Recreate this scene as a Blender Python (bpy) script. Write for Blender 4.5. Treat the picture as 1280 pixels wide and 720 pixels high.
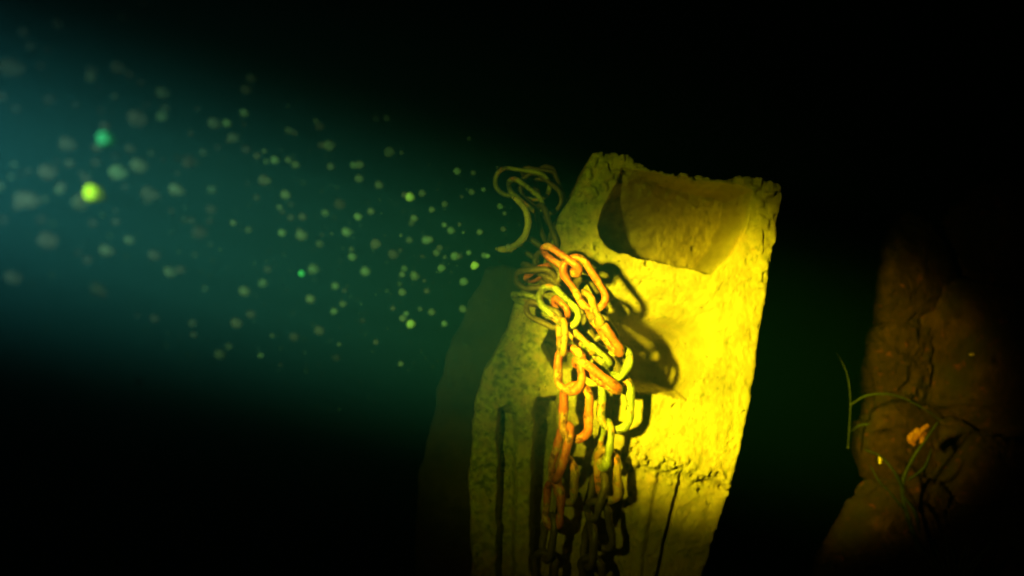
import bpy, bmesh, math, random
import numpy as np
from mathutils import Vector, Matrix

random.seed(4)
RNG = np.random.RandomState(11)
SC = bpy.context.scene
C = SC.collection
for o in list(bpy.data.objects):
    bpy.data.objects.remove(o)

# ------------------------------------------------------------------ camera, world, torch, exposure
H = 1.0                      # camera height above the sea bed
F = 1108.0                   # focal length in 1280-wide pixels
cam_d = bpy.data.cameras.new('camera')
cam = bpy.data.objects.new('camera', cam_d)
C.objects.link(cam)
cam.location = (0, 0, H)
cam.rotation_euler = (math.radians(90), 0, 0)
cam_d.sensor_width = 36
cam_d.lens = 36 * F / 1280
cam_d.clip_start = 0.01
cam_d.clip_end = 200
cam_d.dof.use_dof = True
cam_d.dof.focus_distance = 1.32
cam_d.dof.aperture_fstop = 2.8
SC.camera = cam

w = bpy.data.worlds.new('World')
SC.world = w
w.use_nodes = True
w.node_tree.nodes['Background'].inputs[0].default_value = (0.0, 0.01, 0.012, 1)
w.node_tree.nodes['Background'].inputs[1].default_value = 0.01

TORCH = Vector((-0.60, 0.10, H + 0.150))
def torch(name, aim, energy, cone, blend, size, col):
    l = bpy.data.lights.new(name, 'SPOT')
    l.energy = energy; l.spot_size = math.radians(cone); l.spot_blend = blend
    l.shadow_soft_size = size; l.color = col
    o = bpy.data.objects.new(name, l); C.objects.link(o)
    o.location = TORCH
    o.rotation_euler = (Vector(aim) - TORCH).to_track_quat('-Z', 'Y').to_euler()
    return o
torch('torch_beam', (0.332, 1.6, H - 0.124), 1560, 18.8, 0.88, 0.05, (0.80, 1.0, 0.85))
torch('torch_spill', (1.25, 2.25, H - 0.12), 6.0, 80, 1.0, 0.05, (1.0, 0.74, 0.4))
torch('torch_halo', (0.10, 1.6, H - 0.02), 56, 37, 1.0, 0.03, (0.52, 1.0, 1.0))

SC.view_settings.view_transform = 'Standard'
SC.view_settings.look = 'None'
SC.view_settings.exposure = 0.0
SC.view_settings.gamma = 1.0
cy = SC.cycles
cy.use_denoising = True
cy.max_bounces = 5
cy.diffuse_bounces = 2
cy.glossy_bounces = 2
cy.transparent_max_bounces = 24
cy.volume_bounces = 0
cy.sample_clamp_indirect = 3

def P(px, py, Y):
    """point at depth Y seen at photograph pixel px, py"""
    return Vector(((px - 640) / F * Y, Y, H - (py - 360) / F * Y))

# ------------------------------------------------------------------ helpers
def tag(o, label=None, cat=None, group=None, kind=None):
    if label: o['label'] = label
    if cat: o['category'] = cat
    if group: o['group'] = group
    if kind: o['kind'] = kind
    return o
def empty(name, loc):
    o = bpy.data.objects.new(name, None); C.objects.link(o)
    o.location = loc; o.empty_display_size = 0.05
    return o
def mesh_obj(name, verts, faces, mat, parent=None, smooth=True, origin=None):
    me = bpy.data.meshes.new(name)
    vs = np.asarray(verts, float)
    org = np.array(origin if origin is not None else (0, 0, 0), float)
    me.from_pydata((vs - org).tolist(), [], faces)
    me.update()
    if smooth:
        me.polygons.foreach_set('use_smooth', [True] * len(me.polygons))
    me.materials.append(mat)
    o = bpy.data.objects.new(name, me); C.objects.link(o)
    if parent:
        o.parent = parent
        o.location = Vector(org) - Vector(parent.location)
    else:
        o.location = org
    return o

def _lat(seed):
    r = np.random.RandomState(seed)
    return r.rand(64, 64, 64)
_LATS = {}
def vnoise(p, scale, seed=0):
    """smooth value noise -1..1, p (n,3)"""
    if seed not in _LATS: _LATS[seed] = _lat(seed)
    L = _LATS[seed]
    q = np.asarray(p) * scale
    i = np.floor(q).astype(int); f = q - i
    f = f * f * (3 - 2 * f)
    out = 0
    for dx in (0, 1):
        for dy in (0, 1):
            for dz in (0, 1):
                wx = f[:, 0] if dx else 1 - f[:, 0]
                wy = f[:, 1] if dy else 1 - f[:, 1]
                wz = f[:, 2] if dz else 1 - f[:, 2]
                out = out + wx * wy * wz * L[(i[:, 0] + dx) % 64, (i[:, 1] + dy) % 64, (i[:, 2] + dz) % 64]
    return out * 2 - 1
def fbm(p, scale, octv=4, seed=0, gain=0.5):
    s = 0; a = 1
    for k in range(octv):
        s = s + a * vnoise(p, scale * 2 ** k, seed + k); a *= gain
    return s
def sstep(a, b, x):
    t = np.clip((x - a) / (b - a), 0, 1)
    return t * t * (3 - 2 * t)
def polysd(poly, X, Y):
    """signed distance to a polygon, positive inside"""
    d = np.full(X.shape, 1e9); inside = np.zeros(X.shape, bool)
    n = len(poly)
    for k in range(n):
        x1, y1 = poly[k]; x2, y2 = poly[(k + 1) % n]
        ex, ey = x2 - x1, y2 - y1
        t = np.clip(((X - x1) * ex + (Y - y1) * ey) / (ex * ex + ey * ey), 0, 1)
        d = np.minimum(d, np.hypot(X - x1 - t * ex, Y - y1 - t * ey))
        c = ((y1 > Y) != (y2 > Y)) & (X < (x2 - x1) * (Y - y1) / (y2 - y1 + 1e-12) + x1)
        inside ^= c
    return np.where(inside, d, -d)
def catmull(pts, n):
    """smooth curve through 3-D points"""
    pts = [np.array(p, float) for p in pts]
    pp = [2 * pts[0] - pts[1]] + pts + [2 * pts[-1] - pts[-2]]
    out = []
    for k in range(len(pts) - 1):
        a, b, c, d = pp[k:k + 4]
        for j in range(n):
            t = j / n
            out.append(0.5 * ((2 * b) + (c - a) * t + (2 * a - 5 * b + 4 * c - d) * t * t + (3 * b - a - 3 * c + d) * t ** 3))
    out.append(pts[-1])
    return np.array(out)

# ------------------------------------------------------------------ materials
def rough_mat(name, cols, scale=14, rough=0.85, bump=0.5, bscale=90, spots=None, metallic=0.0, dist=0.004, spec=0.25):
    """cols: list of (pos, rgb) for a noise driven ramp; spots: (rgb, scale, lo, hi)"""
    m = bpy.data.materials.new(name); m.use_nodes = True
    nt = m.node_tree; N = nt.nodes; L = nt.links
    b = N['Principled BSDF']
    tc = N.new('ShaderNodeTexCoord')
    n1 = N.new('ShaderNodeTexNoise'); n1.inputs['Scale'].default_value = scale
    n1.inputs['Detail'].default_value = 8; n1.inputs['Roughness'].default_value = 0.65
    L.new(tc.outputs['Object'], n1.inputs['Vector'])
    cr = N.new('ShaderNodeValToRGB')
    e = cr.color_ramp.elements
    while len(e) < len(cols): e.new(0.5)
    for k, (p, c) in enumerate(cols):
        e[k].position = p; e[k].color = (*c, 1)
    L.new(n1.outputs['Fac'], cr.inputs['Fac'])
    col = cr.outputs['Color']
    if spots:
        for (rgb, sc, lo, hi) in spots:
            n2 = N.new('ShaderNodeTexNoise'); n2.inputs['Scale'].default_value = sc
            n2.inputs['Detail'].default_value = 5; n2.inputs['Roughness'].default_value = 0.6
            L.new(tc.outputs['Object'], n2.inputs['Vector'])
            mr = N.new('ShaderNodeMapRange'); mr.inputs['From Min'].default_value = lo; mr.inputs['From Max'].default_value = hi
            L.new(n2.outputs['Fac'], mr.inputs['Value'])
            mx = N.new('ShaderNodeMix'); mx.data_type = 'RGBA'
            L.new(mr.outputs['Result'], mx.inputs['Factor'])
            L.new(col, mx.inputs['A']); mx.inputs['B'].default_value = (*rgb, 1)
            col = mx.outputs['Result']
    L.new(col, b.inputs['Base Color'])
    b.inputs['Roughness'].default_value = rough
    b.inputs['Metallic'].default_value = metallic
    b.inputs['Specular IOR Level'].default_value = spec
    n3 = N.new('ShaderNodeTexNoise'); n3.inputs['Scale'].default_value = bscale
    n3.inputs['Detail'].default_value = 8; n3.inputs['Roughness'].default_value = 0.7
    L.new(tc.outputs['Object'], n3.inputs['Vector'])
    bp = N.new('ShaderNodeBump'); bp.inputs['Strength'].default_value = bump
    bp.inputs['Distance'].default_value = dist
    L.new(n3.outputs['Fac'], bp.inputs['Height'])
    L.new(bp.outputs['Normal'], b.inputs['Normal'])
    return m

M_block = rough_mat('algae_coated_concrete',
    [(0.34, (0.36, 0.33, 0.13)), (0.46, (0.47, 0.39, 0.15)), (0.54, (0.50, 0.45, 0.19)), (0.66, (0.57, 0.43, 0.17))], 17, 0.9, 1.0, 130,
    [((0.40, 0.40, 0.14), 8, 0.52, 0.74), ((0.30, 0.30, 0.10), 60, 0.58, 0.70), ((0.12, 0.10, 0.04), 70, 0.66, 0.72)])
def growth(m, attr, rgb_a, rgb_b, sc, lo, hi, amt):
    nt = m.node_tree; N = nt.nodes; L = nt.links; b = N['Principled BSDF']
    src = b.inputs['Base Color'].links[0].from_socket
    at = N.new('ShaderNodeAttribute'); at.attribute_name = attr
    tc = N.new('ShaderNodeTexCoord')
    nz = N.new('ShaderNodeTexNoise'); nz.inputs['Scale'].default_value = sc; nz.inputs['Detail'].default_value = 7
    nz.inputs['Roughness'].default_value = 0.7
    L.new(tc.outputs['Object'], nz.inputs['Vector'])
    mr = N.new('ShaderNodeMapRange'); mr.inputs['From Min'].default_value = lo; mr.inputs['From Max'].default_value = hi
    mr.inputs['To Max'].default_value = amt
    L.new(nz.outputs['Fac'], mr.inputs['Value'])
    mu = N.new('ShaderNodeMath'); mu.operation = 'MULTIPLY'
    L.new(mr.outputs['Result'], mu.inputs[0]); L.new(at.outputs['Fac'], mu.inputs[1])
    n2 = N.new('ShaderNodeTexNoise'); n2.inputs['Scale'].default_value = sc * 2.3; n2.inputs['Detail'].default_value = 5
    L.new(tc.outputs['Object'], n2.inputs['Vector'])
    c2 = N.new('ShaderNodeMix'); c2.data_type = 'RGBA'
    c2.inputs['A'].default_value = (*rgb_a, 1); c2.inputs['B'].default_value = (*rgb_b, 1)
    m2 = N.new('ShaderNodeMapRange'); m2.inputs['From Min'].default_value = 0.4; m2.inputs['From Max'].default_value = 0.6
    L.new(n2.outputs['Fac'], m2.inputs['Value']); L.new(m2.outputs['Result'], c2.inputs['Factor'])
    mx = N.new('ShaderNodeMix'); mx.data_type = 'RGBA'
    L.new(mu.outputs[0], mx.inputs['Factor']); L.new(src, mx.inputs['A']); L.new(c2.outputs['Result'], mx.inputs['B'])
    L.new(mx.outputs['Result'], b.inputs['Base Color'])
growth(M_block, 'algae', (0.12, 0.18, 0.035), (0.46, 0.52, 0.11), 42, 0.38, 0.58, 0.92)
growth(M_block, 'silt', (0.25, 0.20, 0.075), (0.36, 0.30, 0.12), 26, 0.25, 0.45, 0.8)  # browner tone painted on the scoop floor to carry its dimness
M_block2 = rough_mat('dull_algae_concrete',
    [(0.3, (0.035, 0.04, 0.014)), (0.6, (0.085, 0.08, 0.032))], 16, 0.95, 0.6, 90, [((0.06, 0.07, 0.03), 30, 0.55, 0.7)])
M_rust = rough_mat('orange_rust',
    [(0.35, (0.36, 0.08, 0.02)), (0.5, (0.58, 0.15, 0.035)), (0.65, (0.50, 0.20, 0.05))], 40, 0.42, 0.6, 220,
    [((0.62, 0.42, 0.10), 26, 0.55, 0.66), ((0.16, 0.05, 0.02), 70, 0.52, 0.66)], 0.0, 0.002, 0.7)
M_gold = rough_mat('yellowed_rust',
    [(0.35, (0.36, 0.16, 0.035)), (0.55, (0.42, 0.30, 0.06)), (0.68, (0.34, 0.38, 0.09))], 36, 0.42, 0.6, 220,
    [((0.60, 0.20, 0.04), 24, 0.52, 0.62), ((0.12, 0.08, 0.03), 70, 0.52, 0.66)], 0.0, 0.002, 0.7)
M_green = rough_mat('algae_covered_steel',
    [(0.35, (0.16, 0.20, 0.05)), (0.55, (0.34, 0.40, 0.10)), (0.7, (0.50, 0.54, 0.16))], 36, 0.42, 0.6, 220,
    [((0.58, 0.24, 0.05), 22, 0.56, 0.64), ((0.09, 0.09, 0.03), 65, 0.50, 0.64)], 0.0, 0.002, 0.7)
M_pale = rough_mat('pale_scaled_steel',
    [(0.35, (0.60, 0.55, 0.25)), (0.6, (0.85, 0.80, 0.45))], 36, 0.4, 0.5, 220, None, 0.0, 0.002, 0.7)
M_dim = rough_mat('dimmed_chain_steel',  # steel darkened to carry the dimness of links outside the beam
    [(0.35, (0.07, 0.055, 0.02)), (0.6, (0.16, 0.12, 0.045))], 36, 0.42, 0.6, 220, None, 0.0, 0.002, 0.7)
M_rock = rough_mat('silty_brown_rock',
    [(0.30, (0.022, 0.013, 0.006)), (0.5, (0.055, 0.033, 0.013)), (0.66, (0.12, 0.072, 0.027))], 9, 0.95, 0.9, 60,
    [((0.04, 0.025, 0.012), 30, 0.48, 0.60), ((0.045, 0.045, 0.016), 7, 0.46, 0.66), ((0.16, 0.06, 0.02), 45, 0.60, 0.70)], 0.0, 0.014)
M_bed = rough_mat('seabed_silt',
    [(0.3, (0.05, 0.04, 0.02)), (0.6, (0.10, 0.075, 0.035))], 5, 0.95, 0.8, 40, None, 0.0, 0.01)
M_weed = rough_mat('green_weed', [(0.3, (0.025, 0.05, 0.015)), (0.6, (0.06, 0.10, 0.03))], 40, 0.7, 0.2, 200)
M_frag = rough_mat('orange_sponge', [(0.3, (0.42, 0.12, 0.03)), (0.6, (0.60, 0.32, 0.15))], 60, 0.7, 0.6, 200)
M_shell = rough_mat('pale_shell', [(0.3, (0.75, 0.68, 0.5)), (0.6, (0.9, 0.85, 0.7))], 60, 0.5, 0.2, 200)

def speck_mat(name, col, opac):
    m = bpy.data.materials.new(name); m.use_nodes = True
    nt = m.node_tree; N = nt.nodes; L = nt.links
    N.remove(N['Principled BSDF'])
    out = N['Material Output']
    d = N.new('ShaderNodeBsdfDiffuse'); t = N.new('ShaderNodeBsdfTranslucent'); tr = N.new('ShaderNodeBsdfTransparent')
    d.inputs[0].default_value = (*col, 1); t.inputs[0].default_value = (*col, 1)
    a = N.new('ShaderNodeMixShader'); a.inputs[0].default_value = 0.5
    L.new(d.outputs[0], a.inputs[1]); L.new(t.outputs[0], a.inputs[2])
    b = N.new('ShaderNodeMixShader')
    nz = N.new('ShaderNodeTexNoise'); nz.inputs['Scale'].default_value = 900
    mr = N.new('ShaderNodeMapRange'); mr.inputs['From Min'].default_value = 0.3; mr.inputs['From Max'].default_value = 0.7
    mr.inputs['To Min'].default_value = opac * 0.7; mr.inputs['To Max'].default_value = min(1, opac * 1.3)
    L.new(nz.outputs['Fac'], mr.inputs['Value']); L.new(mr.outputs['Result'], b.inputs[0])
    L.new(tr.outputs[0], b.inputs[1]); L.new(a.outputs[0], b.inputs[2])
    L.new(b.outputs[0], out.inputs['Surface'])
    return m

# ------------------------------------------------------------------ the setting: sea bed
def bed_z(x, y):
    p = np.stack([x, y, np.zeros_like(x)], 1)
    bank = 0.75 * sstep(0.75, 2.2, x - 0.12 * (y - 2)) * sstep(1.4, 2.3, y)
    return -0.02 + bank + 0.03 * fbm(p, 3.0, 4, 3) + 0.008 * fbm(p, 22.0, 2, 9)
def make_bed():
    n = 300
    g = np.linspace(-1, 1, n)
    gx = np.sign(g) * (np.abs(g) ** 2.4) * 60 + 0.6
    gy = np.sign(g) * (np.abs(g) ** 2.4) * 60 + 1.8
    X, Y = np.meshgrid(gx, gy)
    x, y = X.ravel(), Y.ravel()
    V = np.stack([x, y, bed_z(x, y)], 1)
    i = np.arange(n * n).reshape(n, n)
    Fc = np.stack([i[:-1, :-1], i[:-1, 1:], i[1:, 1:], i[1:, :-1]], -1).reshape(-1, 4)
    return tag(mesh_obj('seabed', V, Fc.tolist(), M_bed), kind='structure')
make_bed()

# ------------------------------------------------------------------ the carved concrete block
def relief_block(name, left, right, top, bottom, depth_fn, Yf, thick, mat, nu, nv, parent=None, rnd=7, seed=0):
    """A solid block: front is a relief sheet inside the given outline, closed by sides and a back."""
    s = np.linspace(0, 1, nu); t = np.linspace(0, 1, nv) ** 1.15
    S, T = np.meshgrid(s, t)
    tp = np.interp(S, [a for a, b in top], [b for a, b in top])
    wob = 2.2 * vnoise(np.stack([S.ravel() * 40, np.zeros(S.size), np.zeros(S.size)], 1), 1.0, seed + 21).reshape(S.shape)
    wob += 1.4 * vnoise(np.stack([S.ravel() * 110, np.zeros(S.size), np.zeros(S.size)], 1), 1.0, seed + 22).reshape(S.shape)
    tp = tp + wob
    py = tp + T * (bottom - tp)
    lx = np.interp(py, [b for a, b in left], [a for a, b in left])
    rx = np.interp(py, [b for a, b in right], [a for a, b in right])
    z3 = np.stack([py.ravel() * 0.03, np.zeros(py.size), np.zeros(py.size)], 1)
    lx = lx + 2.0 * fbm(z3, 1.5, 4, seed + 5).reshape(py.shape)
    rx = rx + 1.0 * fbm(z3, 2.2, 4, seed + 6, 0.65).reshape(py.shape)
    px = lx + S * (rx - lx)
    d = depth_fn(px, py)
    e = np.minimum(np.minimum(px - lx, rx - px), py - tp)
    k = np.clip(1 - e / rnd, 0, 1)
    d = d + 0.010 * (1 - np.sqrt(np.clip(1 - k * k, 0, 1)))
    X = (px - 640) / F * Yf; Z = H - (py - 360) / F * Yf
    q = np.stack([X.ravel(), Z.ravel(), np.zeros(X.size)], 1)
    d = d + (0.0035 * fbm(q, 9, 3, seed + 1) + 0.0016 * fbm(q, 60, 3, seed + 2, 0.7)).reshape(d.shape)
    Yv = Yf + d
    V = [np.stack([X.ravel(), Yv.ravel(), Z.ravel()], 1)]
    i = np.arange(nu * nv).reshape(nv, nu)
    Fc = np.stack([i[:-1, :-1], i[1:, :-1], i[1:, 1:], i[:-1, 1:]], -1).reshape(-1, 4).tolist()
    ring = list(i[0, :]) + list(i[1:, -1]) + list(i[-1, :-1][::-1]) + list(i[1:-1, 0][::-1])
    base = V[0][ring]
    prev = ring; off = nu * nv
    nb = 14
    for b in range(1, nb + 1):
        v = base.copy()
        v[:, 1] = base[:, 1] + (Yf + thick - base[:, 1]) * b / nb
        nz = fbm(v, 25, 3, seed + 8) * 0.004
        v[:, 0] += nz; v[:, 2] += nz
        cur = list(range(off, off + len(ring))); off += len(ring)
        V.append(v)
        m = len(ring)
        for j in range(m):
            j2 = (j + 1) % m
            Fc.append([prev[j], prev[j2], cur[j2], cur[j]])
        prev = cur
    Fc.append(prev)
    Vv = np.concatenate(V)
    c = (Vv[:, 0].mean(), Yf + thick / 2, Vv[:, 2].min())
    o = mesh_obj(name, Vv, Fc, mat, parent, True, c)
    # algae grows thickest on the left half, the scoop floor's dimness is painted as a browner tone
    al = np.zeros(len(Vv)); scoop_dim = np.zeros(len(Vv))
    al[:nu * nv] = (sstep(790, 660, px + 0.25 * (py - 400)) ).ravel()
    scoop_dim[:nu * nv] = sstep(0, 8, polysd(REC1, px, py)).ravel()
    for nm, arr in (('algae', al), ('silt', scoop_dim)):
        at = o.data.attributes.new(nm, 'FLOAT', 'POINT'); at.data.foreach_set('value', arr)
    return o

REC1 = [(776, 208), (770, 224), (759, 246), (751, 268), (748, 284), (751, 298), (759, 309), (772, 316), (800, 323), (890, 343), (915, 318), (936, 275), (941, 238), (922, 230), (868, 224), (812, 214)]
REC2 = [(742, 345), (738, 405), (765, 482), (862, 501), (893, 445), (902, 385), (850, 345)]
REC3 = [(691, 402), (676, 432), (690, 461), (716, 462), (726, 430), (712, 405)]
def main_depth(px, py):
    q = np.stack([px.ravel() * .02, py.ravel() * .02, np.zeros(px.size)], 1)
    jit = 2.2 * fbm(q, 3.0, 3, 40).reshape(px.shape)
    d = 0.0
    a = polysd(REC1, px, py) + jit * 0.7
    wr = 4 + 5 * sstep(860, 940, px)
    D1 = (0.125 + 0.045 * sstep(770, 930, px) + 0.03 * sstep(225, 330, py)) * (1 - 0.85 * sstep(290, 215, py) * sstep(880, 780, px))
    d = d + D1 * sstep(0, 1, a / wr)
    d = d + 0.0022 * sstep(0, 10, a) * fbm(q, 4.0, 4, 50).reshape(px.shape)
    a = polysd(REC2, px, py) + jit * 0.8
    wr = 3 + 26 * sstep(800, 890, px) * sstep(480, 440, py)
    D2 = (0.07 * sstep(335, 440, py) + 0.15 * sstep(395, 455, py) * (1 - sstep(835, 892, px))) * (1 - 0.35 * sstep(820, 890, px))
    d = d + D2 * sstep(0, 1, a / wr)
    a = polysd(REC3, px, py) + jit * 0.5
    d = d + 0.12 * sstep(0, 5, a)
    # lower part steps back and is fluted
    ln = np.interp(px, [580, 640, 700, 745, 785, 850, 925], [500, 503, 486, 540, 574, 583, 606]) + jit * 2.0
    low = sstep(0, 16 + 50 * sstep(720, 660, px), py - ln)
    d = d + (0.012 + 0.008 * sstep(680, 740, px)) * low + 0.030 * sstep(0, 140, py - ln)
    f = sstep(0, 12, py - ln - 4)
    def groove(cx, hw, dep, soft=4):
        return dep * sstep(hw + soft, hw - soft if hw > soft else 0, np.abs(px - cx + jit * (0.35 + 0.05 * hw)))
    c1 = 684 - 0.02 * (py - 500)
    d = d + f * groove(c1, 14, 0.060)
    c2 = 634 - 0.01 * (py - 500)
    d = d + f * groove(c2, 10, 0.035)
    c3 = 855 - 0.19 * (py - 590)
    d = d + f * groove(c3, 2.5, 0.02, 1.5)
    c4 = 818 - 0.12 * (py - 590)
    d = d - f * groove(c4, 5, 0.007)
    c5 = 775 - 0.05 * (py - 590)
    d = d + f * groove(c5, 10, 0.012)
    # small pits along the lower rim
    for (x, y, r) in [(898, 594, 5), (884, 606, 5), (878, 618, 4), (790, 562, 4), (786, 574, 5), (842, 508, 3), (845, 586, 4), (812, 578, 4), (866, 596, 3), (905, 612, 5), (745, 310, 4), (808, 330, 4), (725, 225, 4), (893, 305, 4), (871, 222, 5)]:
        d = d + 0.012 * sstep(r, r * .4, np.hypot(px - x, py - y))
    rr = np.random.RandomState(77)
    for k in range(170):
        x, y, r = rr.uniform(590, 965), rr.uniform(200, 720), rr.uniform(1.2, 3.0)
        m = np.abs(px - x) + np.abs(py - y) < 12
        d = d + np.where(m, 0.005 * sstep(r, r * .3, np.hypot(px - x, (py - y) * rr.uniform(.7, 1.4))), 0)
    # knobbly growth along the lower rim
    for k in range(60):
        x = rr.uniform(770, 915); y = np.interp(x, [770, 850, 925], [566, 590, 608]) + rr.normal(0, 12); r = rr.uniform(2.5, 5)
        d = d - 0.006 * np.sqrt(np.clip(1 - ((px - x) ** 2 + (py - y) ** 2) / r ** 2, 0, 1))
    # crust on the top edge and the upper right rim
    cr = sstep(0.15, 0.7, vnoise(q, 7, 60).reshape(px.shape) + 0.2)
    d = d - 0.007 * cr * sstep(262, 235, py) - 0.006 * cr * sstep(938, 950, px) * sstep(400, 330, py)
    return d
left = [(741, 188), (728, 215), (713, 248), (697, 268), (689, 300), (646, 378), (635, 410), (608, 460), (592, 500), (586, 600), (584, 1070)]
right = [(978, 200), (978, 236), (972, 280), (962, 350), (951, 420), (940, 500), (926, 570), (910, 640), (890, 720), (820, 1070)]
top = [(0, 194), (0.12, 190), (0.22, 196), (0.32, 211), (0.62, 222), (0.76, 225), (0.79, 218), (0.88, 222), (0.97, 229), (1, 236)]
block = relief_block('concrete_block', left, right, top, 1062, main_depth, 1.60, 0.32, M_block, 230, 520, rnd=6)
tag(block, 'large algae covered concrete block with scooped recesses, lit bright yellow by the torch', 'concrete block')

def slab_depth(px, py):
    return 0.03 * sstep(450, 560, py) + 0.0 * px
left2 = [(612, 330), (600, 350), (575, 400), (556, 450), (540, 520), (520, 600), (505, 1010)]
right2 = [(700, 330), (700, 1010)]
top2 = [(0, 338), (0.2, 330), (0.5, 336), (1, 340)]
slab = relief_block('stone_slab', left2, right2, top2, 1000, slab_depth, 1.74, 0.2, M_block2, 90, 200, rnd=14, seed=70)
tag(slab, 'dull green stone slab standing behind the left edge of the bright concrete block', 'slab')

# ------------------------------------------------------------------ chains
def link_mesh(L, W, r, seed, arc=None):
    """oval steel link, long axis +X, in the XY plane; centred"""
    R = W / 2 - r; hl = max(L / 2 - W / 2, 0.0)
    pts = []
    na = 14
    for k in range(na + 1):
        a = -math.pi / 2 + math.pi * k / na
        pts.append((hl + R * math.cos(a), R * math.sin(a), 0))
    for k in range(1, 5): pts.append((hl - 2 * hl * k / 5, R, 0))
    for k in range(na + 1):
        a = math.pi / 2 + math.pi * k / na
        pts.append((-hl + R * math.cos(a), R * math.sin(a), 0))
    for k in range(1, 5): pts.append((-hl + 2 * hl * k / 5, -R, 0))
    pts = np.array(pts)
    return tube(pts, r, True, seed)
def tube(pts, r, closed, seed, seg=12, taper=None, rough=0.27):
    n = len(pts)
    V = []; prevn = None
    for k in range(n):
        if closed: t = pts[(k + 1) % n] - pts[k - 1]
        else: t = pts[min(k + 1, n - 1)] - pts[max(k - 1, 0)]
        t = t / (np.linalg.norm(t) + 1e-9)
        if prevn is None:
            up = np.array([0, 0, 1.0]) if abs(t[2]) < .9 else np.array([1.0, 0, 0])
        else: up = prevn
        nn = up - t * np.dot(up, t); nn /= np.linalg.norm(nn) + 1e-9
        prevn = nn
        b = np.cross(t, nn)
        rr = r if taper is None else r * taper(k / (n - 1))
        for j in range(seg):
            a = 2 * math.pi * j / seg
            V.append(pts[k] + rr * (math.cos(a) * nn + math.sin(a) * b))
    V = np.array(V)
    cen = np.repeat(pts, seg, 0)
    dirn = V - cen
    V = cen + dirn * (1 + rough * fbm(V + seed * 0.37, 70, 3, seed % 7 + 2))[:, None]
    Fc = []
    m = n if closed else n - 1
    for k in range(m):
        k2 = (k + 1) % n
        for j in range(seg):
            j2 = (j + 1) % seg
            Fc.append([k * seg + j, k2 * seg + j, k2 * seg + j2, k * seg + j2])
    if not closed:
        Fc.append(list(range(seg))[::-1]); Fc.append([(n - 1) * seg + j for j in range(seg)])
    return V, Fc

_seed = [0]
def add_link(parent, x1, y1, d1, x2, y2, d2, wpx, roll, mat, rpx=6.3):
    """link whose outer tips stand at photo pixels 1 and 2, d metres in front of the block face"""
    A = P(x1, y1, 1.6 - d1); B = P(x2, y2, 1.6 - d2)
    ax = (B - A); L = ax.length; ax.normalize()
    view = Vector((0, -1, 0))
    n0 = view - ax * view.dot(ax); n0.normalize()
    wd = n0.cross(ax)
    rot = Matrix.Rotation(math.radians(roll), 3, ax)
    wd = rot @ wd; nn = ax.cross(wd)
    sc = 1.52 / F
    _seed[0] += 1
    V, Fc = link_mesh(L, wpx * sc, rpx * 0.86 * sc, _seed[0])
    o = mesh_obj('link', V, Fc, mat)
    M3 = Matrix((ax, wd, nn)).transposed()
    mid = (A + B) / 2
    o.matrix_world = Matrix.Translation(mid - parent.location) @ M3.to_4x4()
    o.parent = parent
    return o

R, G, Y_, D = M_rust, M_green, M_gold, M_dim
def chain(name, label, links, group='rusty chains hanging over the concrete block'):
    x, y, d = links[0][:3]
    root = empty(name, P(x, y, 1.6 - d))
    tag(root, label, 'chain', group)
    for l in links: add_link(root, *l)
    return root
#        x1   y1   d1    x2   y2   d2   w  roll mat r
chain('rusty_chain', 'right hand chain strand with yellow green links, nearest the bright part of the block', [
    (676, 308, .11, 728, 343, .13, 30, 62, R, 5.6),
    (708, 320, .13, 752, 388, .12, 40, 8, R, 5.8),
    (729, 362, .12, 750, 412, .10, 30, 70, Y_, 5.4),
    (744, 398, .10, 777, 445, .085, 36, 78, R, 6.0),
    (786, 434, .09, 758, 474, .07, 38, 40, G, 6.0),
    (771, 464, .07, 768, 543, .06, 48, 12, G, 6.6),
    (762, 524, .06, 751, 588, .035, 40, 74, G, 5.8),
    (758, 558, .04, 761, 630, .02, 40, 38, Y_, 6.2),
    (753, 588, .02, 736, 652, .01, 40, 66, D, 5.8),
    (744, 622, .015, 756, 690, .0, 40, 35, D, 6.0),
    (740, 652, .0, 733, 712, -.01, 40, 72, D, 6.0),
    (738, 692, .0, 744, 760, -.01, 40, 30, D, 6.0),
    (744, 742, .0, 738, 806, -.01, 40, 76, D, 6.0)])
chain('rusty_chain', 'left hand chain strand with thick bright orange links, hanging beside the dark pocket', [
    (642, 350, .03, 697, 347, .07, 34, 30, D, 4.6),
    (674, 360, .08, 723, 407, .10, 36, 14, G, 5.2),
    (703, 396, .10, 702, 446, .09, 30, 76, Y_, 5.2),
    (712, 430, .09, 712, 494, .08, 42, 24, R, 6.4),
    (721, 476, .08, 719, 554, .06, 44, 10, R, 6.8),
    (712, 526, .06, 690, 602, .035, 42, 72, R, 6.4),
    (709, 568, .04, 706, 632, .02, 40, 48, Y_, 6.0),
    (694, 600, .02, 690, 664, .01, 38, 52, R, 5.8),
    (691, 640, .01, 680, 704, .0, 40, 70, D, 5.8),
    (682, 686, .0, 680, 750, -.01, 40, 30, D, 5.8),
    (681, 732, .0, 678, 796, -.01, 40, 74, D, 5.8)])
chain('rusty_chain', 'short middle chain strand crossing diagonally between the orange and the yellow green strands', [
    (655, 382, .05, 704, 404, .09, 30, 30, D, 4.6),
    (703, 404, .07, 744, 444, .08, 30, 74, Y_, 4.8),
    (722, 345, .03, 752, 400, .03, 36, 40, D, 5.6),  # dark links from here on added behind to fill gaps in the chain's shadow
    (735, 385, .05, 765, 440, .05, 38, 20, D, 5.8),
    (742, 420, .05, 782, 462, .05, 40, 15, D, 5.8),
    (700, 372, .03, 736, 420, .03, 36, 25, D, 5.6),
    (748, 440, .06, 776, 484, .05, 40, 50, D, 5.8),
    (728, 428, .08, 764, 458, .08, 30, 70, G, 4.8),
    (716, 448, .09, 776, 490, .085, 34, 74, R, 6.4)])
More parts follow.
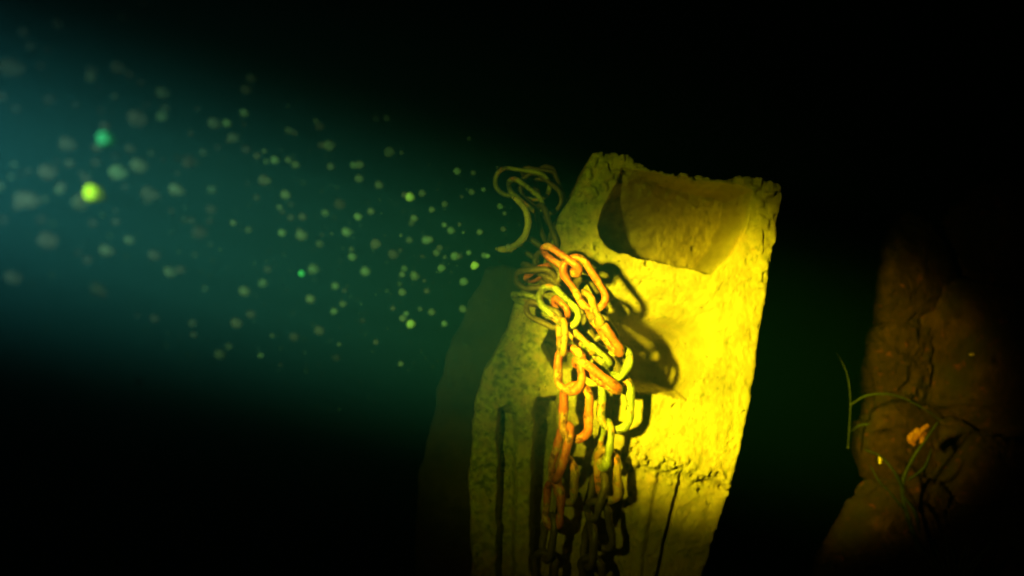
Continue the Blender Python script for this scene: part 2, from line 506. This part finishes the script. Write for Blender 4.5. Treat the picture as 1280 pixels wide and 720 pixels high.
chain('rusty_chain', 'dim tangle of chain links heaped at the top left corner of the block', [
    (640, 372, .0, 676, 376, .04, 30, 60, G, 4.4),
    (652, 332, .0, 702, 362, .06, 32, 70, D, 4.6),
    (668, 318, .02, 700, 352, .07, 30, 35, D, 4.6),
    (690, 372, .06, 712, 398, .08, 26, 60, R, 5.0),
    (656, 352, .02, 690, 330, .05, 28, 65, R, 4.4)])

def arc_thing(name, label, cat, cx, cy, rx, ry, a0, a1, Y, rpx, mat, tilt=0.0, yaw=0.0, group=None):
    pts = []
    for k in range(37):
        a = math.radians(a0 + (a1 - a0) * k / 36)
        dx, dy = rx * math.cos(a), -ry * math.sin(a)
        ct, st = math.cos(tilt), math.sin(tilt)
        qx, qy = cx + dx * ct - dy * st, cy + dx * st + dy * ct
        pts.append(np.array(P(qx, qy, Y + yaw * dx / F)))
    _seed[0] += 1
    V, Fc = tube(np.array(pts), rpx * Y / F, False, _seed[0], taper=lambda t: min(1, 0.45 + 6 * min(t, 1 - t)))
    o = mesh_obj(name, V, Fc, mat, origin=pts[0])
    return tag(o, label, cat, group)
arc_thing('curved_hook', 'pale curved steel hook like a letter C reversed, above the chain tangle', 'hook', 628, 278, 32, 34, -104, 66, 1.56, 4.3, M_pale, 0.0, 1.0)
chain('rusty_chain', 'faint coil of chain loops behind and above the pale hook, in the murky water', [
    (616, 224, -.10, 690, 236, -.08, 46, 24, G, 3.8),
    (634, 226, -.06, 680, 262, -.04, 34, 48, G, 4.2),
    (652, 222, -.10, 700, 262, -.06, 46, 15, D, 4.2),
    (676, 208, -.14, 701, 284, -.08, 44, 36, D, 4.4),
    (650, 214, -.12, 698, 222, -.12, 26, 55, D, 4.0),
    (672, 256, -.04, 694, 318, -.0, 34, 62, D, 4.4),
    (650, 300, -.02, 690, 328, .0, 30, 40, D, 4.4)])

# ------------------------------------------------------------------ boulders on the right
def boulder(px, py, Y, rx, ry, rz, seed, label, name='boulder'):
    bm = bmesh.new()
    bmesh.ops.create_icosphere(bm, subdivisions=6, radius=1)
    v = np.array([x.co[:] for x in bm.verts]); fc = [[q.index for q in f.verts] for f in bm.faces]
    bm.free()
    n = v / np.linalg.norm(v, axis=1)[:, None]
    off = seed * 3.1 + 7
    rad = 1 + 0.20 * fbm(n + off, 1.3, 3, seed % 5) - 0.10 * np.abs(fbm(n + off, 3.2, 3, 3)) + 0.06 * fbm(n + off, 8, 5, 5, 0.7) - 0.05 * sstep(0.25, 0.0, np.abs(vnoise(n + off, 4.5, 31)))
    # flattened breaks
    rr = np.random.RandomState(seed)
    v = n * rad[:, None]
    for k in range(5):
        d = rr.randn(3); d /= np.linalg.norm(d)
        h = v @ d; lim = 0.66 + 0.14 * rr.rand()
        v = v - np.where(h > lim, (h - lim) * 0.8, 0)[:, None] * d
    v = v * np.array([rx, ry, rz])
    c = np.array(P(px, py, Y))
    o = mesh_obj(name, v + c, fc, M_rock, origin=(c[0], c[1], c[2] - rz))
    tag(o, label, 'rock', 'brown rocks of the bank on the right')
    return o
boulder(1132, 352, 2.36, .15, .09, .18, 3, 'upright brown rock with a flat top, highest on the left of the bank')
boulder(1246, 450, 2.34, .29, .07, .24, 5, 'largest rounded brown boulder, at the right edge of the picture')
boulder(1118, 455, 2.34, .12, .10, .13, 8, 'small brown rock wedged between the upright rock and the largest boulder')
boulder(1124, 555, 2.30, .14, .10, .14, 12, 'brown rock behind the weed stems, left of the orange sponge')
boulder(1224, 610, 2.28, .22, .08, .17, 15, 'dark rock under the largest boulder')
boulder(1122, 672, 2.26, .17, .12, .16, 18, 'dim reddish rock low on the bank below the weeds')
boulder(1262, 705, 2.16, .2, .18, .17, 21, 'very dark rock in the bottom right corner')
boulder(1048, 755, 2.32, .15, .16, .13, 24, 'dark rock at the foot of the bank nearest the concrete block')
boulder(1275, 300, 2.42, .2, .08, .16, 30, 'dim rock rising above the largest boulder at the right edge')
boulder(1176, 775, 2.12, .18, .18, .15, 33, 'dark rock at the bottom edge between its neighbours')

# ------------------------------------------------------------------ weeds, sponge and shells
def stem(parent, pts, r, name='stem'):
    c = catmull([P(*p) for p in pts], 10)
    _seed[0] += 1
    V, Fc = tube(c, r, False, _seed[0], seg=7, taper=lambda t: 1 - 0.65 * t)
    return mesh_obj(name, V, Fc, M_weed, parent, origin=c[0])
def frond(parent, pts, wdt):
    """flat leaf blade following a curve"""
    c = catmull([P(*p) for p in pts], 8)
    n = len(c); V = []
    for k in range(n):
        t = c[min(k + 1, n - 1)] - c[max(k - 1, 0)]; t /= np.linalg.norm(t)
        sd = np.cross(t, [0.2, -1, 0.1]); sd /= np.linalg.norm(sd)
        ww = wdt * math.sin(math.pi * min(1, 0.12 + 0.86 * k / (n - 1)))
        th = np.array([0, 0.0008, 0])
        V += [c[k] - sd * ww, c[k] + np.array([0, -ww * .5, 0]) - th, c[k] + sd * ww, c[k] + th]
    Fc = []
    for k in range(n - 1):
        for j in range(4):
            j2 = (j + 1) % 4
            Fc.append([k * 4 + j, k * 4 + j2, k * 4 + 4 + j2, k * 4 + 4 + j])
    Fc += [[3, 2, 1, 0], [(n - 1) * 4 + j for j in range(4)]]
    return mesh_obj('leaf', V, Fc, M_weed, parent, origin=c[0])
wd = empty('water_weed', P(1062, 505, 2.12))
tag(wd, 'thin weed with one stem arching right over the rocks and one rising left', 'weed', 'weeds growing on the rock bank')
stem(wd, [(1060, 560, 2.16), (1063, 505, 2.10), (1058, 465, 2.08), (1040, 432, 2.08)], .0022)
stem(wd, [(1063, 506, 2.10), (1085, 494, 2.05), (1118, 494, 2.04), (1150, 508, 2.05), (1176, 526, 2.07)], .0028)
frond(wd, [(1063, 540, 2.12), (1075, 532, 2.08), (1090, 530, 2.06)], .004)
wd = empty('water_weed', P(1130, 610, 2.05))
tag(wd, 'green weed with a thick forked stem beside the orange sponge', 'weed', 'weeds growing on the rock bank')
stem(wd, [(1150, 690, 2.02), (1133, 640, 2.03), (1128, 605, 2.02), (1140, 575, 2.0), (1158, 548, 1.99), (1172, 528, 1.99)], .006)
stem(wd, [(1129, 612, 2.02), (1118, 590, 2.0), (1100, 570, 1.99), (1080, 562, 1.99)], .004)
stem(wd, [(1133, 640, 2.03), (1112, 615, 2.01), (1098, 600, 2.0), (1088, 582, 2.0)], .003)
frond(wd, [(1130, 620, 2.02), (1144, 640, 1.99), (1150, 668, 1.98)], .006)
frond(wd, [(1135, 600, 2.02), (1155, 585, 1.99), (1165, 560, 1.98)], .005)
wd = empty('water_weed', P(1180, 720, 1.9))
tag(wd, 'dark leafy weed at the bottom edge right of the forked stem', 'weed', 'weeds growing on the rock bank')
for k in range(9):
    a = -0.9 + 0.22 * k
    x0, y0 = 1182 + 3 * k, 735
    frond(wd, [(x0, y0, 1.9), (x0 + 18 * a, y0 - 30, 1.88), (x0 + 50 * a + 6 * math.sin(k * 3), y0 - 62 - 10 * math.cos(k * 2.2), 1.87)], .006)

def lump(name, px, py, Y, s, seed, mat, label, cat, sub=3, amp=0.35):
    bm = bmesh.new(); bmesh.ops.create_icosphere(bm, subdivisions=sub, radius=1)
    v = np.array([x.co[:] for x in bm.verts]); fc = [[q.index for q in f.verts] for f in bm.faces]; bm.free()
    v = v * (1 + amp * fbm(v + seed, 1.6, 3, seed % 5))[:, None] * np.array(s)
    c = np.array(P(px, py, Y))
    return tag(mesh_obj(name, v + c, fc, mat, origin=c), label, cat)
# orange sponge: a few crooked lobes in one mesh
def sponge():
    segs = [[(1140, 552), (1146, 545), (1150, 541)], [(1141, 541), (1149, 540), (1157, 543)], [(1148, 545), (1154, 536), (1160, 531)], [(1141, 541), (1139, 549), (1143, 556)], [(1150, 541), (1153, 549), (1150, 554)]]
    V = np.zeros((0, 3)); Fc = []
    for k, s in enumerate(segs):
        c = catmull([P(x, y, 2.0 - 0.006 * (k % 3)) for x, y in s], 6)
        v, f = tube(c, .0062, False, k + 3, seg=8, taper=lambda t: 0.6 + 0.6 * math.sin(math.pi * t), rough=0.5)
        Fc += [[i + len(V) for i in q] for q in f]; V = np.concatenate([V, v])
    c = np.array(P(1148, 556, 2.0))
    tag(mesh_obj('sponge', V, Fc, M_frag, origin=c), 'small bright orange branching sponge on the rocks beside the weed stem', 'sponge')
sponge()
lump('shell', 1100, 575, 2.0, (.004, .003, .008), 3, M_shell, 'tiny pale oval shell caught on the left weed stem', 'shell')
lump('shell', 1214, 443, 2.10, (.006, .004, .003), 6, M_shell, 'tiny whitish shell on the face of the largest boulder', 'shell')

# ------------------------------------------------------------------ particles drifting in the beam
KINDS = {'bright': ((0.42, 1.0, 0.03), 1.0), 'teal': ((0.03, 0.40, 0.12), 0.8), 'mid': ((0.035, 0.105, 0.042), 0.36),
    'faint': ((0.028, 0.07, 0.03), 0.32), 'ghost': ((0.018, 0.035, 0.018), 0.25), 'lime': ((0.12, 0.32, 0.07), 0.7)}
_sm = {}
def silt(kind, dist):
    """silt of each kind: colour darkened near the torch to even out its brightness"""
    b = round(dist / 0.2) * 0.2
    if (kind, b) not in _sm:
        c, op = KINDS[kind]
        k = 0.50 * (b / 1.75) ** 2 / op  # torch falloff evened out in the colour: closer grains darker, blue raised
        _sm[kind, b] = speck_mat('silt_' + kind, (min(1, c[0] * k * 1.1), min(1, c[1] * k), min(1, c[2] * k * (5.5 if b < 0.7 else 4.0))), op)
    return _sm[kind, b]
def axis_depth(px):
    # depth at which the torch axis crosses this column
    k = (px - 640) / F
    t = (-0.6 - k * 0.1) / (k * 1.5 - 0.91)
    return 0.1 + 1.5 * t
_pm = {}
def speck(px, py, rpx, kind, label=None, st=1.0, tilt=0.0, Y=None):
    Yc = Y if Y else max(0.42, axis_depth(px) * random.uniform(0.88, 1.06))
    mt = silt(kind, (P(px, py, Yc) - TORCH).length)
    if mt.name not in _pm:
        bm = bmesh.new(); bmesh.ops.create_icosphere(bm, subdivisions=3, radius=1)
        v = np.array([x.co[:] for x in bm.verts]); fc = [[q.index for q in f.verts] for f in bm.faces]; bm.free()
        v = v * (1 + 0.25 * fbm(v + 2, 1.5, 3, 3))[:, None]
        o = mesh_obj('silt_particle', v, fc, mt); _pm[mt.name] = o.data
    else:
        o = bpy.data.objects.new('silt_particle', _pm[mt.name]); C.objects.link(o)
    blur = 0.0111 * abs(1 / Yc - 1 / 1.32) * F / 2
    r = max(rpx - 0.85 * blur, rpx * 0.42) * Yc / F
    o.location = P(px, py, Yc)
    o.scale = (r * st, r, r)
    o.rotation_euler = (random.uniform(-.4, .4), tilt, random.uniform(-.5, .5))
    tag(o, label or 'small pale blurred silt particle drifting in the teal torch beam', 'particle', 'silt particles drifting in the torch beam')
    return o
speck(118, 242, 15, 'bright', 'brightest silt particle, a yellow green blurred oval at the left', 1.15, 0.4)
speck(133, 174, 14, 'teal', 'large clear green silt particle above the yellow green one', 1.15, 0.3)
speck(148, 215, 13, 'mid', 'grey green silt particle just right of and above the yellow green one', 1.1, 0.2)
speck(174, 207, 13, 'faint', 'fainter grey silt particle of the pair above right of the yellow green one')
speck(100, 254, 13, 'faint', 'faint silt particle half behind the yellow green one')
speck(15, 84, 16, 'ghost', 'widest hazy silt particle near the upper left edge', 1.2)
speck(35, 250, 15, 'ghost', 'long hazy smear of silt at the left edge', 1.5)
speck(513, 246, 7, 'lime', 'crisp pale green silt particle above the middle of the beam, left of the hook')
speck(594, 332, 6, 'lime', 'small bright lime silt particle just left of the chain tangle')
speck(378, 342, 6.5, 'teal', 'small bright mint silt particle under the middle of the beam')
speck(514, 405, 7, 'lime', 'small pale green silt particle low in the beam left of the stone slab')
for (x, y, r, k) in [(204, 116, 11, 'faint'), (203, 145, 10, 'mid'), (284, 154, 8, 'mid'), (268, 154, 10, 'faint'), (292, 172, 9, 'faint'),
    (361, 163, 7, 'faint'), (344, 200, 7.5, 'mid'), (370, 206, 7, 'faint'), (308, 187, 8, 'ghost'), (314, 98, 9, 'ghost'), (308, 112, 9, 'ghost'),
    (237, 202, 12, 'ghost'), (220, 237, 11, 'faint'), (264, 262, 9, 'ghost'), (357, 243, 8, 'faint'), (353, 291, 7, 'mid'), (377, 294, 9, 'faint'),
    (378, 271, 7, 'ghost'), (162, 300, 9, 'faint'), (133, 313, 11, 'faint'), (213, 340, 10, 'faint'), (329, 354, 8, 'mid'), (306, 364, 9, 'faint'),
    (17, 347, 13, 'ghost'), (122, 361, 12, 'faint'), (193, 319, 10, 'ghost'), (110, 325, 9, 'ghost'), (392, 336, 9, 'mid'), (388, 374, 8, 'faint'),
    (314, 393, 8, 'ghost'), (241, 404, 8, 'faint'), (296, 404, 9, 'ghost'), (275, 443, 9, 'faint'), (368, 421, 8, 'ghost'), (173, 477, 9, 'faint'),
    (115, 88, 11, 'ghost'), (148, 84, 12, 'ghost'), (172, 148, 14, 'ghost'), (186, 241, 12, 'ghost'), (30, 40, 10, 'ghost'), (60, 215, 14, 'ghost'),
    (180, 5, 9, 'ghost'), (155, 22, 10, 'ghost'), (470, 148, 6, 'ghost'), (407, 266, 7, 'mid'), (448, 271, 6.5, 'mid'), (464, 264, 6.5, 'faint'),
    (412, 182, 9, 'faint'), (400, 158, 8, 'ghost'), (487, 190, 8, 'faint'), (449, 223, 7, 'faint'), (450, 206, 7, 'faint'), (474, 231, 7, 'faint'),
    (434, 290, 8, 'mid'), (400, 305, 7, 'faint'), (441, 321, 7, 'mid'), (457, 339, 8, 'mid'), (533, 300, 7, 'mid'), (512, 300, 6, 'faint'),
    (518, 273, 6, 'faint'), (572, 214, 6, 'mid'), (564, 288, 6, 'mid'), (569, 320, 6.5, 'mid'), (552, 335, 6, 'mid'), (580, 352, 6.5, 'mid'),
    (546, 316, 6, 'faint'), (519, 345, 7, 'faint'), (418, 389, 6.5, 'mid'), (429, 380, 6, 'faint'), (388, 373, 7, 'faint'), (504, 398, 6, 'faint'),
    (508, 392, 5, 'mid'), (399, 413, 8, 'ghost'), (540, 390, 6, 'faint'), (503, 365, 6, 'faint'), (579, 386, 6, 'faint'), (590, 240, 5, 'faint'),
    (540, 262, 5, 'faint'), (484, 148, 6, 'faint'), (556, 255, 5, 'faint'), (600, 290, 5, 'faint'), (610, 320, 4, 'mid'), (470, 305, 8, 'ghost'),
    (492, 318, 8, 'ghost'), (425, 255, 9, 'ghost'), (330, 225, 9, 'ghost'), (250, 290, 12, 'ghost'), (60, 300, 15, 'ghost'), (85, 180, 13, 'ghost')]:
    speck(x, y, r, k)

# fainter grains scattered between them, thinning out away from the beam axis
_r = random.Random(8)
_n = 0
while _n < 150:
    x = _r.uniform(0, 640); y = 190 + 0.29 * x + _r.gauss(0, 95 - 0.04 * x)
    if y < 5 or y > 480 or (x > 575 and 330 < y): continue
    speck(x, y, _r.uniform(0.5, 1.1) * (10 - 0.009 * x), _r.choice(['ghost', 'ghost', 'faint', 'faint', 'mid'] if x > 250 else ['ghost', 'ghost', 'ghost', 'faint']))
    _n += 1

# countless finer specks between them
def fine_specks():
    V = []; Fc = []
    oct_ = np.array([(1, 0, 0), (-1, 0, 0), (0, 1, 0), (0, -1, 0), (0, 0, 1), (0, 0, -1)], float)
    of = [(0, 2, 4), (2, 1, 4), (1, 3, 4), (3, 0, 4), (2, 0, 5), (1, 2, 5), (3, 1, 5), (0, 3, 5)]
    r = np.random.RandomState(5)
    axis = Vector((0.91, 1.5, -0.272))
    n = 0
    while n < 2200:
        t = r.uniform(0.25, 1.15)
        c = np.array(TORCH) + t * np.array(axis) + r.randn(3) * 0.16 * (0.5 + t * 0.6)
        if c[1] < 0.4: continue
        if c[1] > 1.5 and c[0] > -0.05: continue
        s = r.uniform(0.0003, 0.0009) * (0.4 + 0.9 * c[1])
        b = len(V) * 1
        V += (oct_ * s * r.uniform(.6, 1.3, (6, 1)) + c).tolist()
        Fc += [[b + i for i in f] for f in of]
        n += 1
    tag(mesh_obj('fine_silt', V, Fc, silt('mid', 0.8), smooth=False), 'countless fine silt specks suspended in the torch beam', 'silt', kind='stuff')
fine_specks()

# ------------------------------------------------------------------ the murky water itself
def haze():
    x0, x1, y0, y1, z0, z1 = -70, 70, -70, 70, -1.6, 3.2
    V = [(x, y, z) for x in (x0, x1) for y in (y0, y1) for z in (z0, z1)]
    Fc = [[0, 1, 3, 2], [4, 6, 7, 5], [0, 4, 5, 1], [2, 3, 7, 6], [0, 2, 6, 4], [1, 5, 7, 3]]
    m = bpy.data.materials.new('murky_water'); m.use_nodes = True
    nt = m.node_tree; nt.nodes.remove(nt.nodes['Principled BSDF'])
    v = nt.nodes.new('ShaderNodeVolumePrincipled')
    v.inputs['Color'].default_value = (0.0016, 0.0130, 0.062, 1)
    v.inputs['Density'].default_value = 1.6
    v.inputs['Absorption Color'].default_value = (0.76, 0.64, 0.0, 1)
    v.inputs['Anisotropy'].default_value = 0.0
    nt.links.new(v.outputs[0], nt.nodes['Material Output'].inputs['Volume'])
    o = mesh_obj('haze', V, Fc, m, smooth=False)
    tag(o, 'murky green blue water filling the whole scene, lit by the torch beam', 'water', kind='stuff')
haze()
